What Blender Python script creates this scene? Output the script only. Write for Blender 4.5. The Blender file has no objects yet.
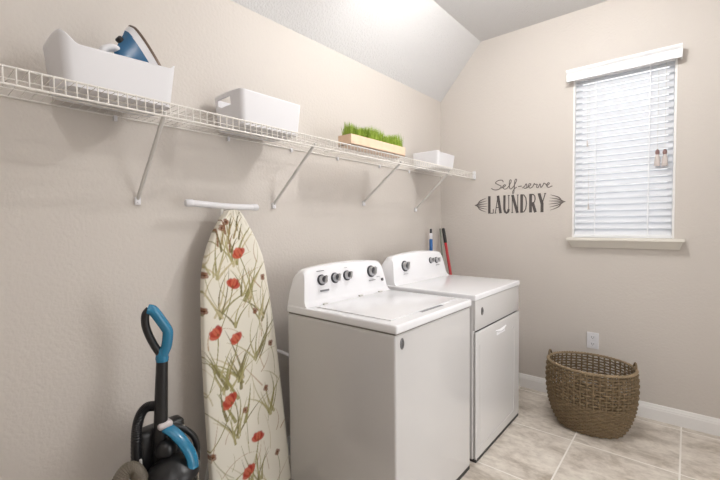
import bpy, bmesh, math, random
import numpy as np
from mathutils import Vector, Matrix
random.seed(7)
PI = math.pi
scene = bpy.context.scene
COL = scene.collection

# ------------------------------------------------------------------ camera
CAM = Vector((1.762, -1.2619, 1.3318))
yaw, pitch, roll, FPX = 0.7014, 0.0376, -0.0094, 388.83
fw = Vector((-math.sin(yaw)*math.cos(pitch), math.cos(yaw)*math.cos(pitch), -math.sin(pitch)))
rt = Vector((math.cos(yaw), math.sin(yaw), 0)); up = rt.cross(fw)
r2 = math.cos(roll)*rt + math.sin(roll)*up
u2 = -math.sin(roll)*rt + math.cos(roll)*up
cam = bpy.data.cameras.new('camera'); cam_o = bpy.data.objects.new('camera', cam)
COL.objects.link(cam_o)
M = Matrix.Identity(4)
for i in range(3):
    M[i][0], M[i][1], M[i][2], M[i][3] = r2[i], u2[i], -fw[i], CAM[i]
cam_o.matrix_world = M
cam.sensor_width = 36; cam.lens = FPX*36/720; cam.clip_start = .02
scene.camera = cam_o

# ------------------------------------------------------------------ world, light, exposure
FILL_GLOBE = 240.0      # added fill globe behind the camera
CEIL_LIGHT = 160.0        # emission of the ceiling globe
HALL_POWER = 38.0        # added fill lamp outside the right-hand doorway
SKY = 1.7
w = bpy.data.worlds.new('daylight'); scene.world = w; w.use_nodes = True
bgn = w.node_tree.nodes['Background']
bgn.inputs[0].default_value = (.95, .975, 1.0, 1); bgn.inputs[1].default_value = SKY
scene.view_settings.view_transform = 'Standard'
scene.view_settings.look = 'None'
scene.view_settings.exposure = -0.06
scene.view_settings.gamma = 1
scene.view_settings.use_curve_mapping = False

def area_light(name, loc, target, sx, sy, power, color):
    l = bpy.data.lights.new(name, 'AREA'); l.shape = 'RECTANGLE'; l.size = sx; l.size_y = sy
    l.energy = power; l.color = color
    o = bpy.data.objects.new(name, l); COL.objects.link(o); o.location = loc
    o.rotation_euler = (Vector(target)-Vector(loc)).to_track_quat('-Z', 'Y').to_euler()
    return o
area_light('hall_fill', (3.9, .35, 1.3), (.9, .95, .6), 1.4, 2.2, HALL_POWER, (1, .98, .97))  # invented fill source, no hall lamp known here

# ------------------------------------------------------------------ materials
def lin(c): return tuple((x/255/12.92 if x/255 <= .04045 else ((x/255+.055)/1.055)**2.4) for x in c)
def mat(name, rgb, rough=.5, metal=0, spec=.5, bump=None, var=None, coat=0):
    m = bpy.data.materials.new(name); m.use_nodes = True
    nt = m.node_tree; b = nt.nodes['Principled BSDF']
    c = lin(rgb)
    b.inputs['Base Color'].default_value = (*c, 1)
    b.inputs['Roughness'].default_value = rough; b.inputs['Metallic'].default_value = metal
    b.inputs['Specular IOR Level'].default_value = spec
    b.inputs['Coat Weight'].default_value = coat
    tc = nt.nodes.new('ShaderNodeTexCoord')
    if var:                                     # var = (scale, second colour)
        n = nt.nodes.new('ShaderNodeTexNoise'); n.inputs['Scale'].default_value = var[0]; n.inputs['Detail'].default_value = 4
        nt.links.new(tc.outputs['Object'], n.inputs['Vector'])
        mx = nt.nodes.new('ShaderNodeMixRGB'); mx.inputs[1].default_value = (*c, 1); mx.inputs[2].default_value = (*lin(var[1]), 1)
        nt.links.new(n.outputs['Fac'], mx.inputs[0]); nt.links.new(mx.outputs[0], b.inputs['Base Color'])
    if bump:                                    # bump = (scale, strength, distance)
        n = nt.nodes.new('ShaderNodeTexNoise'); n.inputs['Scale'].default_value = bump[0]; n.inputs['Detail'].default_value = 3
        nt.links.new(tc.outputs['Object'], n.inputs['Vector'])
        bp = nt.nodes.new('ShaderNodeBump'); bp.inputs['Strength'].default_value = bump[1]; bp.inputs['Distance'].default_value = bump[2]
        nt.links.new(n.outputs['Fac'], bp.inputs['Height']); nt.links.new(bp.outputs['Normal'], b.inputs['Normal'])
    return m

M_wall = mat('wall_paint', (207, 200, 193), .55, bump=(70, .45, .004), spec=.35)
M_ceil = mat('ceiling_paint', (213, 212, 212), .8, bump=(90, .9, .006), spec=.2)
M_trim = mat('trim_paint', (238, 236, 234), .35)
M_sill = mat('sill_paint', (226, 221, 212), .4)
M_vinyl = mat('window_vinyl', (240, 241, 243), .35)
M_white = mat('white_enamel', (240, 240, 243), .22, coat=.3)
M_cab_shaded = mat('cabinet_enamel_shaded', (206, 204, 203), .17, coat=.3)  # same enamel as the tops, darkened for the shade on sides and fronts
M_seam_shade = mat('dark_seam_and_shade', (60, 58, 56), .6)  # seams and slots, also the painted shade under the appliances
M_plast = mat('white_plastic', (226, 225, 228), .42)
M_wire = mat('white_coated_wire', (232, 228, 222), .35)
M_strut = mat('strut_grey', (205, 202, 198), .35)
M_chrome = mat('brushed_chrome', (196, 196, 198), .28, metal=.9)
M_dark = mat('knob_dark', (58, 58, 62), .4)
M_print = mat('grey_print', (120, 120, 124), .5)
M_badge = mat('badge_dark', (92, 92, 94), .35)
M_ring = mat('badge_ring', (120, 118, 118), .3, metal=.4)
M_blue = mat('blue_plastic', (34, 120, 158), .25, coat=.4)
M_ironblue = mat('iron_blue', (44, 100, 142), .25, coat=.3)
M_black = mat('black_plastic', (28, 28, 30), .35)
M_hose = mat('grey_brown_hose', (106, 98, 86), .5)
M_bin = mat('smoked_plastic', (54, 52, 50), .15, coat=.4)
M_silver = mat('silver_plastic', (200, 192, 192), .3)
M_wood = mat('pale_pine', (228, 190, 160), .6, var=(18, (240, 214, 188)))
M_soil = mat('moss', (70, 84, 34), .9)
M_grass = mat('grass_green', (110, 146, 36), .6, var=(30, (182, 202, 78)))
M_wick = mat('seagrass_weave', (128, 109, 82), .65, var=(25, (98, 80, 56)))
M_wickp = mat('pale_seagrass', (156, 138, 110), .65, var=(25, (126, 106, 80)))
M_red = mat('red_handle', (178, 34, 40), .35)
M_mopblue = mat('blue_handle', (44, 104, 170), .35)
M_greypole = mat('grey_pole', (120, 124, 112), .4)
M_decal = mat('charcoal_vinyl', (86, 80, 78), .7)
M_decal2 = mat('grey_vinyl', (112, 104, 100), .7)
M_tassel = mat('tassel_wood', (138, 108, 104), .5)
M_tassel2 = mat('tassel_grey', (206, 197, 193), .6)
M_crease = mat('crease_grey', (124, 118, 112), .6)
M_rubber = mat('rubber', (40, 40, 42), .7)
M_bristle = mat('bristle', (200, 190, 160), .8)
M_cord = mat('white_cord', (226, 224, 220), .6)

def mat_tile():
    m = bpy.data.materials.new('travertine_tile'); m.use_nodes = True
    nt = m.node_tree; b = nt.nodes['Principled BSDF']; L = nt.links.new
    g = nt.nodes.new('ShaderNodeNewGeometry')
    mp = nt.nodes.new('ShaderNodeMapping'); mp.inputs['Location'].default_value = (-.732, -.7875, 0)
    L(g.outputs['Position'], mp.inputs['Vector'])
    sep = nt.nodes.new('ShaderNodeSeparateXYZ'); L(mp.outputs[0], sep.inputs[0])
    def math_(op, a, bv=None):
        n = nt.nodes.new('ShaderNodeMath'); n.operation = op
        for i, x in enumerate((a, bv)):
            if x is None: continue
            if isinstance(x, (int, float)): n.inputs[i].default_value = x
            else: L(x, n.inputs[i])
        return n.outputs[0]
    TX, TY = .5085, .5685
    ux = math_('DIVIDE', sep.outputs[0], TX); uy = math_('DIVIDE', sep.outputs[1], TY)
    def edge(u, T):
        f = math_('FRACT', u); d = math_('MINIMUM', f, math_('SUBTRACT', 1.0, f))
        return math_('MULTIPLY', d, T)
    d = math_('MINIMUM', edge(ux, TX), edge(uy, TY))
    grout = math_('LESS_THAN', d, .0042)
    # per-tile offset
    cx = math_('FLOOR', ux); cy = math_('FLOOR', uy)
    comb = nt.nodes.new('ShaderNodeCombineXYZ'); L(cx, comb.inputs[0]); L(cy, comb.inputs[1])
    wn = nt.nodes.new('ShaderNodeTexWhiteNoise'); wn.noise_dimensions = '3D'; L(comb.outputs[0], wn.inputs['Vector'])
    add = nt.nodes.new('ShaderNodeVectorMath'); add.operation = 'MULTIPLY_ADD'
    L(wn.outputs['Color'], add.inputs[0]); add.inputs[1].default_value = (9, 9, 9); L(g.outputs['Position'], add.inputs[2])
    st = nt.nodes.new('ShaderNodeMapping'); st.inputs['Scale'].default_value = (1.0, 1.5, 1); st.inputs['Rotation'].default_value = (0, 0, .25)
    L(add.outputs[0], st.inputs['Vector'])
    n1 = nt.nodes.new('ShaderNodeTexNoise'); n1.inputs['Scale'].default_value = 5.5; n1.inputs['Detail'].default_value = 8; n1.inputs['Roughness'].default_value = .68
    n1.inputs['Distortion'].default_value = .35
    L(st.outputs[0], n1.inputs['Vector'])
    cr = nt.nodes.new('ShaderNodeValToRGB'); e = cr.color_ramp.elements
    e[0].position = .32; e[0].color = (*lin((176, 164, 149)), 1)
    e[1].position = .70; e[1].color = (*lin((236, 229, 218)), 1)
    x = cr.color_ramp.elements.new(.5); x.color = (*lin((214, 205, 194)), 1)
    L(n1.outputs['Fac'], cr.inputs[0])
    n2 = nt.nodes.new('ShaderNodeTexNoise'); n2.inputs['Scale'].default_value = 26; n2.inputs['Detail'].default_value = 5
    L(st.outputs[0], n2.inputs['Vector'])
    cr2 = nt.nodes.new('ShaderNodeValToRGB'); e = cr2.color_ramp.elements
    e[0].position = .3; e[0].color = (.80, .785, .765, 1); e[1].position = .55; e[1].color = (1, 1, 1, 1)
    L(n2.outputs['Fac'], cr2.inputs[0])
    mul = nt.nodes.new('ShaderNodeMixRGB'); mul.blend_type = 'MULTIPLY'; mul.inputs[0].default_value = .8
    L(cr.outputs[0], mul.inputs[1]); L(cr2.outputs[0], mul.inputs[2])
    mx = nt.nodes.new('ShaderNodeMixRGB'); mx.inputs[2].default_value = (*lin((240, 235, 228)), 1)
    L(grout, mx.inputs[0]); L(mul.outputs[0], mx.inputs[1]); L(mx.outputs[0], b.inputs['Base Color'])
    b.inputs['Roughness'].default_value = .38
    return m
M_tile = mat_tile()

def mat_glass():
    m = bpy.data.materials.new('window_glass'); m.use_nodes = True
    nt = m.node_tree; nt.nodes.remove(nt.nodes['Principled BSDF'])
    t = nt.nodes.new('ShaderNodeBsdfTransparent'); gl = nt.nodes.new('ShaderNodeBsdfGlossy'); gl.inputs['Roughness'].default_value = .02
    mx = nt.nodes.new('ShaderNodeMixShader'); mx.inputs[0].default_value = .07
    nt.links.new(t.outputs[0], mx.inputs[1]); nt.links.new(gl.outputs[0], mx.inputs[2])
    nt.links.new(mx.outputs[0], nt.nodes['Material Output'].inputs[0])
    return m
M_glass = mat_glass()

def mat_slat():
    m = bpy.data.materials.new('blind_slat'); m.use_nodes = True
    nt = m.node_tree; b = nt.nodes['Principled BSDF']
    b.inputs['Base Color'].default_value = (*lin((238, 239, 241)), 1); b.inputs['Roughness'].default_value = .4
    t = nt.nodes.new('ShaderNodeBsdfTranslucent'); t.inputs[0].default_value = (*lin((236, 240, 248)), 1)
    mx = nt.nodes.new('ShaderNodeMixShader'); mx.inputs[0].default_value = .22
    nt.links.new(b.outputs[0], mx.inputs[1]); nt.links.new(t.outputs[0], mx.inputs[2])
    nt.links.new(mx.outputs[0], nt.nodes['Material Output'].inputs[0])
    return m
M_slat = mat_slat()

def mat_emit(name, rgb, s):
    m = bpy.data.materials.new(name); m.use_nodes = True
    b = m.node_tree.nodes['Principled BSDF']
    b.inputs['Base Color'].default_value = (.8, .8, .8, 1)
    b.inputs['Emission Color'].default_value = (*rgb, 1); b.inputs['Emission Strength'].default_value = s
    return m
M_globe3 = mat_emit('lit_globe_small', (1, .985, .965), CEIL_LIGHT*1.0)
M_globe = mat_emit('lit_globe_main', (1, .985, .965), CEIL_LIGHT*2.2)
M_globe_fill = mat_emit('lit_globe_fill', (1, .985, .965), FILL_GLOBE)

def mat_fabric():
    m = bpy.data.materials.new('floral_fabric'); m.use_nodes = True
    nt = m.node_tree; b = nt.nodes['Principled BSDF']
    a = nt.nodes.new('ShaderNodeVertexColor'); a.layer_name = 'print'
    nt.links.new(a.outputs['Color'], b.inputs['Base Color'])
    b.inputs['Roughness'].default_value = .85; b.inputs['Specular IOR Level'].default_value = .2
    return m
M_fabric = mat_fabric()

# ------------------------------------------------------------------ mesh helpers
def obj(name, bm, mats, parent=None, smooth=False):
    bmesh.ops.recalc_face_normals(bm, faces=bm.faces[:])
    me = bpy.data.meshes.new(name); bm.to_mesh(me); bm.free()
    for m in (mats if isinstance(mats, (list, tuple)) else [mats]): me.materials.append(m)
    if smooth:
        me.polygons.foreach_set('use_smooth', [True]*len(me.polygons))
        try: me.set_sharp_from_angle(angle=math.radians(40))
        except Exception: pass
    o = bpy.data.objects.new(name, me); COL.objects.link(o)
    if parent:
        o.parent = parent; o.matrix_parent_inverse = wm(parent).inverted()
    return o
def wm(o):
    m = Matrix.LocRotScale(o.location, o.rotation_euler, o.scale)
    return wm(o.parent) @ o.matrix_parent_inverse @ m if o.parent else m
def tag(o, label, cat, group=None):
    o['label'] = label; o['category'] = cat
    if group: o['group'] = group
    return o
def thing(name, label, cat, loc, group=None):
    o = bpy.data.objects.new(name, None); COL.objects.link(o); o.location = loc; o.empty_display_size = .05
    return tag(o, label, cat, group)
def struct(name, bm, m, parent=None, smooth=False):
    o = obj(name, bm, m, parent, smooth)
    if not parent: o['kind'] = 'structure'
    return o
def B(): return bmesh.new()
def box(bm, x0, x1, y0, y1, z0, z1, bev=0, seg=2, mi=0):
    r = bmesh.ops.create_cube(bm, size=1)
    vs = r['verts']
    for v in vs:
        v.co = ((x0+x1)/2+v.co.x*(x1-x0), (y0+y1)/2+v.co.y*(y1-y0), (z0+z1)/2+v.co.z*(z1-z0))
    fs = set(f for v in vs for f in v.link_faces)
    for f in fs: f.material_index = mi
    if bev:
        es = list(set(e for v in vs for e in v.link_edges))
        bmesh.ops.bevel(bm, geom=es, offset=bev, segments=seg, profile=.6, affect='EDGES')
    return vs
def frame_of(t, prev=None):
    t = t.normalized()
    a = prev if prev is not None else (Vector((0, 0, 1)) if abs(t.z) < .9 else Vector((1, 0, 0)))
    n = (a - t*a.dot(t))
    if n.length < 1e-6: n = t.orthogonal()
    n.normalize(); return n, t.cross(n)
def tube(bm, pts, r, n=8, closed=False, caps=True, mi=0, flat=1.0):
    pts = [Vector(p) for p in pts]; N = len(pts); rings = []; prev = None
    for i, p in enumerate(pts):
        if closed: t = pts[(i+1) % N]-pts[i-1]
        else: t = pts[min(i+1, N-1)]-pts[max(i-1, 0)]
        a, b_ = frame_of(t, prev); prev = a
        ri = r[i] if isinstance(r, (list, tuple)) else r
        rings.append([bm.verts.new(p + a*math.cos(2*PI*k/n)*ri + b_*math.sin(2*PI*k/n)*ri*flat) for k in range(n)])
    for i in range(N if closed else N-1):
        A, Bq = rings[i], rings[(i+1) % N]
        for k in range(n):
            f = bm.faces.new((A[k], A[(k+1) % n], Bq[(k+1) % n], Bq[k])); f.material_index = mi
    if caps and not closed:
        for R_, fl in ((rings[0], 1), (rings[-1], 0)):
            f = bm.faces.new(R_[::-1] if fl else R_); f.material_index = mi
def lathe(bm, prof, origin, axis=(0, 0, 1), n=24, mi=0, sx=1, sy=1):
    ax = Vector(axis).normalized(); a, b_ = frame_of(ax); o = Vector(origin); rings = []
    for r, h in prof:
        if r < 1e-6: rings.append([bm.verts.new(o+ax*h)])
        else: rings.append([bm.verts.new(o+ax*h+a*math.cos(2*PI*k/n)*r*sx+b_*math.sin(2*PI*k/n)*r*sy) for k in range(n)])
    for A, Bq in zip(rings, rings[1:]):
        for k in range(n):
            q = [A[k % len(A)], A[(k+1) % len(A)], Bq[(k+1) % len(Bq)], Bq[k % len(Bq)]]
            q = list(dict.fromkeys(q))
            if len(q) > 2:
                f = bm.faces.new(q); f.material_index = mi
    for R_ in (rings[0], rings[-1]):
        if len(R_) > 2:
            try: bm.faces.new(R_).material_index = mi
            except ValueError: pass
def spline(pts, k=6, closed=False):
    P = [Vector(p) for p in pts]; N = len(P); out = []
    for i in range(N if closed else N-1):
        p0 = P[(i-1) % N] if closed or i > 0 else P[0]*2-P[1]
        p1, p2 = P[i], P[(i+1) % N]
        p3 = P[(i+2) % N] if closed or i+2 < N else P[-1]*2-P[-2]
        for j in range(k):
            t = j/k
            out.append(.5*((2*p1)+(p2-p0)*t+(2*p0-5*p1+4*p2-p3)*t*t+(3*p1-p0-3*p2+p3)*t**3))
    if not closed: out.append(P[-1])
    return out
def extrude_poly(bm, poly, vec, mi=0):
    a = [bm.verts.new(p) for p in poly]; v = Vector(vec); b_ = [bm.verts.new(Vector(p)+v) for p in poly]
    n = len(poly)
    fs = [bm.faces.new(a), bm.faces.new(b_[::-1])]
    for i in range(n): fs.append(bm.faces.new((a[i], b_[i], b_[(i+1) % n], a[(i+1) % n])))
    for f in fs: f.material_index = mi

# ------------------------------------------------------------------ room shell
L = 1.995; HC, XS, HS = 2.458, .381, 2.888; XR = 2.75; YB = -2.4; T = .12
bm = B(); box(bm, -T, XR+T, YB-T, L+T, -.1, 0); struct('floor', bm, M_tile)
bm = B(); box(bm, -T, 0, YB-T, L+T, 0, HC+.12); struct('wall_left', bm, M_wall)
# window wall, with an opening for the window
WX0, WX1, WZ0, WZ1 = 1.094, 1.692, 1.225, 2.43
bm = B()
box(bm, 0, WX0, L, L+T, 0, HS); box(bm, WX1, XR, L, L+T, 0, HS)
box(bm, WX0, WX1, L, L+T, 0, WZ0); box(bm, WX0, WX1, L, L+T, WZ1, HS)
struct('wall_back', bm, M_wall)
DY_A, DY_B, DZ = -.15, .95, 2.1            # unseen doorway, added in the right wall to let fill light in
bm = B(); box(bm, XR, XR+T, YB-T, DY_A, 0, HS); box(bm, XR, XR+T, DY_B, L+T, 0, HS); box(bm, XR, XR+T, DY_A, DY_B, DZ, HS)
struct('wall_right', bm, M_wall)
bm = B(); box(bm, 0, XR, YB-T, YB, 0, HS); struct('wall_front', bm, M_wall)
# ceiling: flat part and the slope on the left
bm = B()
poly = [(0, YB-T, HC), (XS, YB-T, HS), (XR+T, YB-T, HS), (XR+T, YB-T, HS+.12), (XS-.08, YB-T, HS+.12), (-.09, YB-T, HC+.12*.2), (-.09, YB-T, HC)]
extrude_poly(bm, poly, (0, L+2*T-YB, 0)); struct('ceiling', bm, M_ceil)
# baseboards with a stepped profile
def baseboard(name, p0, p1, n):
    bm = B(); p0, p1, n = Vector(p0), Vector(p1), Vector(n)
    prof = [(0, 0), (.015, 0), (.015, .072), (.0125, .078), (.0125, .084), (.009, .092), (.007, .101), (.004, .106), (0, .106)]
    extrude_poly(bm, [p0+n*a+Vector((0, 0, b_)) for a, b_ in prof], p1-p0); struct(name, bm, M_trim)
baseboard('baseboard_left', (0, YB, 0), (0, L, 0), (1, 0, 0))
baseboard('baseboard_back', (.015, L, 0), (XR, L, 0), (0, -1, 0))
baseboard('baseboard_right', (XR, L-.015, 0), (XR, DY_B+.07, 0), (-1, 0, 0))
baseboard('baseboard_front', (XR, YB, 0), (.015, YB, 0), (0, 1, 0))

# window: vinyl frame, pane, stool and apron
bm = B()
y0, y1 = L+.075, L+.115
for a in ((WX0, WX0+.045, WZ0, WZ1), (WX1-.045, WX1, WZ0, WZ1), (WX0, WX1, WZ0, WZ0+.045), (WX0, WX1, WZ1-.045, WZ1)):
    box(bm, a[0], a[1], y0, y1, a[2], a[3], .004)
win = struct('window_1', bm, M_vinyl)
bm = B(); box(bm, WX0+.03, WX1-.03, L+.094, L+.098, WZ0+.03, WZ1-.03); obj('pane', bm, M_glass, win)
bm = B(); box(bm, 1.072, 1.748, L-.08, L-.0005, 1.205, 1.227, .006)
box(bm, WX0+.001, WX1-.001, L-.01, L+.075, 1.2055, 1.2265)
obj('window_sill', bm, M_sill, win)
bm = B()                                        # apron, tapering down and back to the wall
a = [(1.082, L-.062, 1.2045), (1.738, L-.062, 1.2045), (1.738, L-.0005, 1.2045), (1.082, L-.0005, 1.2045)]
b_ = [(1.098, L-.022, 1.155), (1.722, L-.022, 1.155), (1.722, L-.0005, 1.155), (1.098, L-.0005, 1.155)]
va = [bm.verts.new(p) for p in a]; vb = [bm.verts.new(p) for p in b_]
bm.faces.new(va); bm.faces.new(vb[::-1])
for i in range(4): bm.faces.new((va[i], vb[i], vb[(i+1) % 4], va[(i+1) % 4]))
obj('apron', bm, M_sill, win)
bm = B()                                        # white liner of the reveal
box(bm, WX0+.0005, WX0+.012, L-.002, L+.074, WZ0+.002, WZ1-.0005); box(bm, WX1-.012, WX1-.0005, L-.002, L+.074, WZ0+.002, WZ1-.0005)
obj('jamb_liner', bm, M_trim, win)
# door casing of the added doorway in the right wall
bm = B()
for a in ((DY_A-.07, DY_A, 0, DZ+.07), (DY_B, DY_B+.07, 0, DZ+.07), (DY_A, DY_B, DZ, DZ+.07)):
    box(bm, XR-.016, XR, a[0], a[1], a[2], a[3], .004)
struct('trim_1', bm, M_trim)

# ------------------------------------------------------------------ ceiling light
def globe_light(label, spots):
    cxy = Vector((sum(p[0] for p in spots)/len(spots), sum(p[1] for p in spots)/len(spots), HS))
    t = thing('ceiling_light', label, 'light', cxy)
    bm = B(); lathe(bm, [(.07, 0), (.07, -.012), (.055, -.024), (.012, -.028), (.012, -.03), (0, -.03)], cxy, n=32)
    obj('base', bm, M_chrome, t, True)
    for x, y, m, k in spots:
        if k > 1:
            bm = B(); tube(bm, [(cxy.x, cxy.y, HS-.022), (x, y, HS-.022)], .008, 10); obj('arm', bm, M_chrome, t, True)
        LZ = HS-.160
        bm = B(); lathe(bm, [(.009, -.014), (.009, -.085), (.024, -.09), (.026, -.114), (0, -.115)], (x, y, HS), n=24); obj('socket', bm, M_chrome, t, True)
        bm = B(); lathe(bm, [(.05*math.sin(PI*q/16), .05*math.cos(PI*q/16)) for q in range(17)], (x, y, LZ), n=32); obj('globe', bm, m, t, True)
globe_light('ceiling light with two lit globes on arms, above the space in front of the dryer', [(1.35, .76, M_globe, 2), (1.0, .62, M_globe3, 2)])
globe_light('added fill light with one lit globe, unseen behind the camera', [(1.75, -1.35, M_globe_fill, 1)])  # extra lamp to fill the lower left wall

# ------------------------------------------------------------------ blind
bl = thing('window_blind', 'white faux wood blind with lowered slats hanging in the window', 'blind', (1.393, L, 1.23))
bm = B()
VX0, VX1 = 1.062, 1.716
extrude_poly(bm, [(VX0, L-.072, 2.365), (VX0, L-.062, 2.365), (VX0, L-.060, 2.444), (VX0, L-.086, 2.444), (VX0, L-.086, 2.434), (VX0, L-.079, 2.424), (VX0, L-.072, 2.418)], (VX1-VX0, 0, 0))
for a, b__ in ((VX0, VX0+.01), (VX1-.01, VX1)): box(bm, a, b__, L-.062, L-.0015, 2.37, 2.443, .002)
obj('valance', bm, M_vinyl, bl)
bm = B(); box(bm, WX0+.014, WX1-.014, L+.0, L+.05, 2.375, 2.425, .003); obj('headrail', bm, M_vinyl, bl)
bm = B(); PITCH = .0440; NS = 26; yc = L+.024
for i in range(NS):
    zc = 1.270+i*PITCH
    tl = math.radians(57); h = .0255
    prof = []
    for k in range(5):
        s = -1+k*.5; cv = .0025*(1-s*s)
        prof.append((s*h*math.cos(tl)-cv*math.sin(tl), -s*h*math.sin(tl)))
    up_ = [(WX0+.016, yc+a, zc-b_) for a, b_ in prof]
    lo_ = [(WX0+.016, yc+a+.0022*math.sin(tl), zc-b_-.0022*math.cos(tl)) for a, b_ in prof][::-1]
    extrude_poly(bm, up_+lo_, (WX1-WX0-.032, 0, 0))
obj('slats', bm, M_slat, bl)
bm = B(); box(bm, WX0+.0125, WX1-.0125, L-.002, L+.060, 1.2275, 1.250, .004); obj('bottom_rail', bm, M_vinyl, bl)
bm = B()
for x in (1.2415, 1.5518):
    box(bm, x-.003, x+.003, L-.006, L-.005, 1.24, 2.38); box(bm, x-.003, x+.003, L+.053, L+.054, 1.24, 2.38)
obj('ladder_tape', bm, M_vinyl, bl)
def tassel(x, ztop, zc0, r, kind):
    bm = B(); tube(bm, [(x, L-.012, 2.375), (x, L-.012, ztop)], .0013, 6); c = obj('cord', bm, M_cord, bl)
    bm = B(); lathe(bm, [(0, .0), (.004*r, -.001), (.0075*r, -.008*r), (.0085*r, -.016*r), (.006*r, -.024*r)], (x, L-.012, ztop), n=14); obj('bead', bm, M_tassel if kind else M_tassel2, c, True)
    bm = B(); lathe(bm, [(.0055*r, -.022*r), (.009*r, -.035*r), (.0115*r, -.06*r), (.012*r, -.075*r), (0, -.077*r)], (x, L-.012, ztop), n=14); obj('bell', bm, M_tassel2, c, True)
tassel(1.597, 1.815, 2.37, 1.45, 1); tassel(1.636, 1.812, 2.37, 1.45, 1)
tassel(1.191, 1.93, 2.37, .55, 0); tassel(1.202, 1.475, 2.37, .55, 0)

# ------------------------------------------------------------------ wire shelf
ZS = 1.78; XF = .328
sh = thing('wire_shelf', 'long white wire shelf with a front lip fixed along the left wall', 'shelf', (0, .3, ZS))
YS0, YS1 = -1.75, 1.99
bm = B()
for x, z, r in ((.006, ZS-.004, .0032), (.115, ZS-.005, .0022), (.22, ZS-.005, .0022), (XF, ZS-.004, .0036)):
    tube(bm, [(x, YS0, z), (x, YS1, z)], r, 8)
ys = []; y = YS0+.012
while y < YS1-.004: ys.append(y); y += .0280
for y in ys: tube(bm, [(.004, y, ZS-.0015), (XF, y, ZS-.0015)], .0011, 6)
obj('wire_deck', bm, M_wire, sh, True)
bm = B(); tube(bm, [(XF+.001, YS0, ZS-.052), (XF+.001, YS1, ZS-.052)], .0036, 8)
for y in ys: tube(bm, [(XF+.0025, y, ZS-.002), (XF+.0025, y, ZS-.052)], .0020, 6)
obj('front_lip', bm, M_wire, sh, True)
def brace(yt, yf, zf):
    p, q = Vector((XF-.004, yt, ZS-.048)), Vector((.012, yf, zf))
    bm = B(); d = (q-p)
    tube(bm, [p+Vector((.006, 0, .012)), p, q, q+Vector((-.008, 0, -.006))], .0075, 10)
    o = obj('brace', bm, M_strut, sh, True)
    bm = B(); box(bm, .0005, .016, yf-.011, yf+.011, zf-.026, zf+.006, .003)
    lathe(bm, [(.005, 0), (.004, .003), (0, .004)], (.016, yf, zf-.016), (1, 0, 0), 12)
    obj('wall_foot', bm, M_plast, o, True)
brace(-.637, -.618, 1.452); brace(.09, .078, 1.455); brace(.855, .858, 1.497); brace(1.515, 1.545, 1.47)
bm = B(); box(bm, XF-.012, XF+.012, L-.02, L-.0005, ZS-.058, ZS+.012, .004); obj('end_bracket', bm, M_plast, sh)
for y in (-1.25, -.69, -.19, .21, .60, 1.05, 1.45):
    bm = B(); box(bm, .0005, .012, y-.007, y+.007, ZS-.024, ZS-.0005, .003)
    lathe(bm, [(.004, 0), (.004, .002), (0, .003)], (.012, y, ZS-.016), (1, 0, 0), 12)
    obj('wall_clip', bm, M_plast, sh, True)

# ------------------------------------------------------------------ storage bins
def bin_mesh(x0, x1, y0, y1, z0, rim, rc=.03, taper=.012, hole=None, rows=22):
    """open tub; rim(s, side) gives its height, side 0 = low-y end, 1 = front, 2 = far end, 3 = wall side"""
    cx, cy = (x0+x1)/2, (y0+y1)/2; hx, hy = (x1-x0)/2, (y1-y0)/2
    per = []
    def arc(ax, ay, a0):
        for k in range(1, 7): per.append((ax+rc*math.cos(a0+k*PI/14), ay+rc*math.sin(a0+k*PI/14)))
    NSX, NSY = 22, 30
    for k in range(NSX+1): per.append((-hx+rc+(2*hx-2*rc)*k/NSX, -hy))
    arc(hx-rc, -hy+rc, -PI/2)
    for k in range(NSY+1): per.append((hx, -hy+rc+(2*hy-2*rc)*k/NSY))
    arc(hx-rc, hy-rc, 0)
    for k in range(NSX+1): per.append((hx-rc-(2*hx-2*rc)*k/NSX, hy))
    arc(-hx+rc, hy-rc, PI/2)
    for k in range(NSY+1): per.append((-hx, hy-rc-(2*hy-2*rc)*k/NSY))
    arc(-hx+rc, -hy+rc, PI)
    bm = B(); rings = []
    for j in range(rows+1):
        ring = []
        for (px, py) in per:
            h = rim(px/hx, py/hy); z = h*j/rows
            s = 1-(1-j/rows)*taper/hx
            ring.append(bm.verts.new((cx+px*s, cy+py*(1-(1-j/rows)*taper/hy), z0+z)))
        rings.append(ring)
    n = len(per)
    for j in range(rows):
        for k in range(n):
            f = bm.faces.new((rings[j][k], rings[j][(k+1) % n], rings[j+1][(k+1) % n], rings[j+1][k]))
            if hole:
                c = f.calc_center_median()
                if hole(c): bm.faces.remove(f)
    bm.faces.new(rings[0][::-1])
    return bm
def solid(o, th):
    m = o.modifiers.new('thickness', 'SOLIDIFY'); m.thickness = th; m.offset = -1
def smooth_step(a, b_, x):
    t = max(0, min(1, (x-a)/(b_-a))); return t*t*(3-2*t)
ZB = ZS+.0015
def rim1(u, v):     # dips along both long sides, high rounded ends
    e = max(smooth_step(.72, .985, -v), .55*smooth_step(.84, 1.0, v))
    h = .128+.012*(v+1)/2
    hump = .012*max(0, 1-u*u)*(1 if v < -.97 else 0)
    return h+e*.034+hump
bm = bin_mesh(.045, .283, -.925, -.566, ZB, rim1, rc=.028, taper=.016)
o = obj('storage_bin', bm, M_plast, None, True); solid(o, .003)
tag(o, 'large white plastic bin with raised ends, holding the iron on the wire shelf', 'bin')
def rim2(u, v): return .152+.006*(1 if v < -.99 else 0)*max(0, 1-(u)**2)
hz = ZB+.118
bm = bin_mesh(.035, .272, -.285, .062, ZB, rim2, rc=.022, hole=lambda c: c.y < -.27 and abs(c.x-.125) < .052 and abs(c.z-hz) < .015)
o = obj('storage_bin', bm, M_plast, None, True); solid(o, .003)
tag(o, 'medium white bin with a slotted hand hole in its end, left of the grass planter', 'bin')
bm = bin_mesh(.05, .29, 1.425, 1.705, ZB, lambda u, v: .112+.012*smooth_step(.8, 1, -v), rc=.02)
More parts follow.
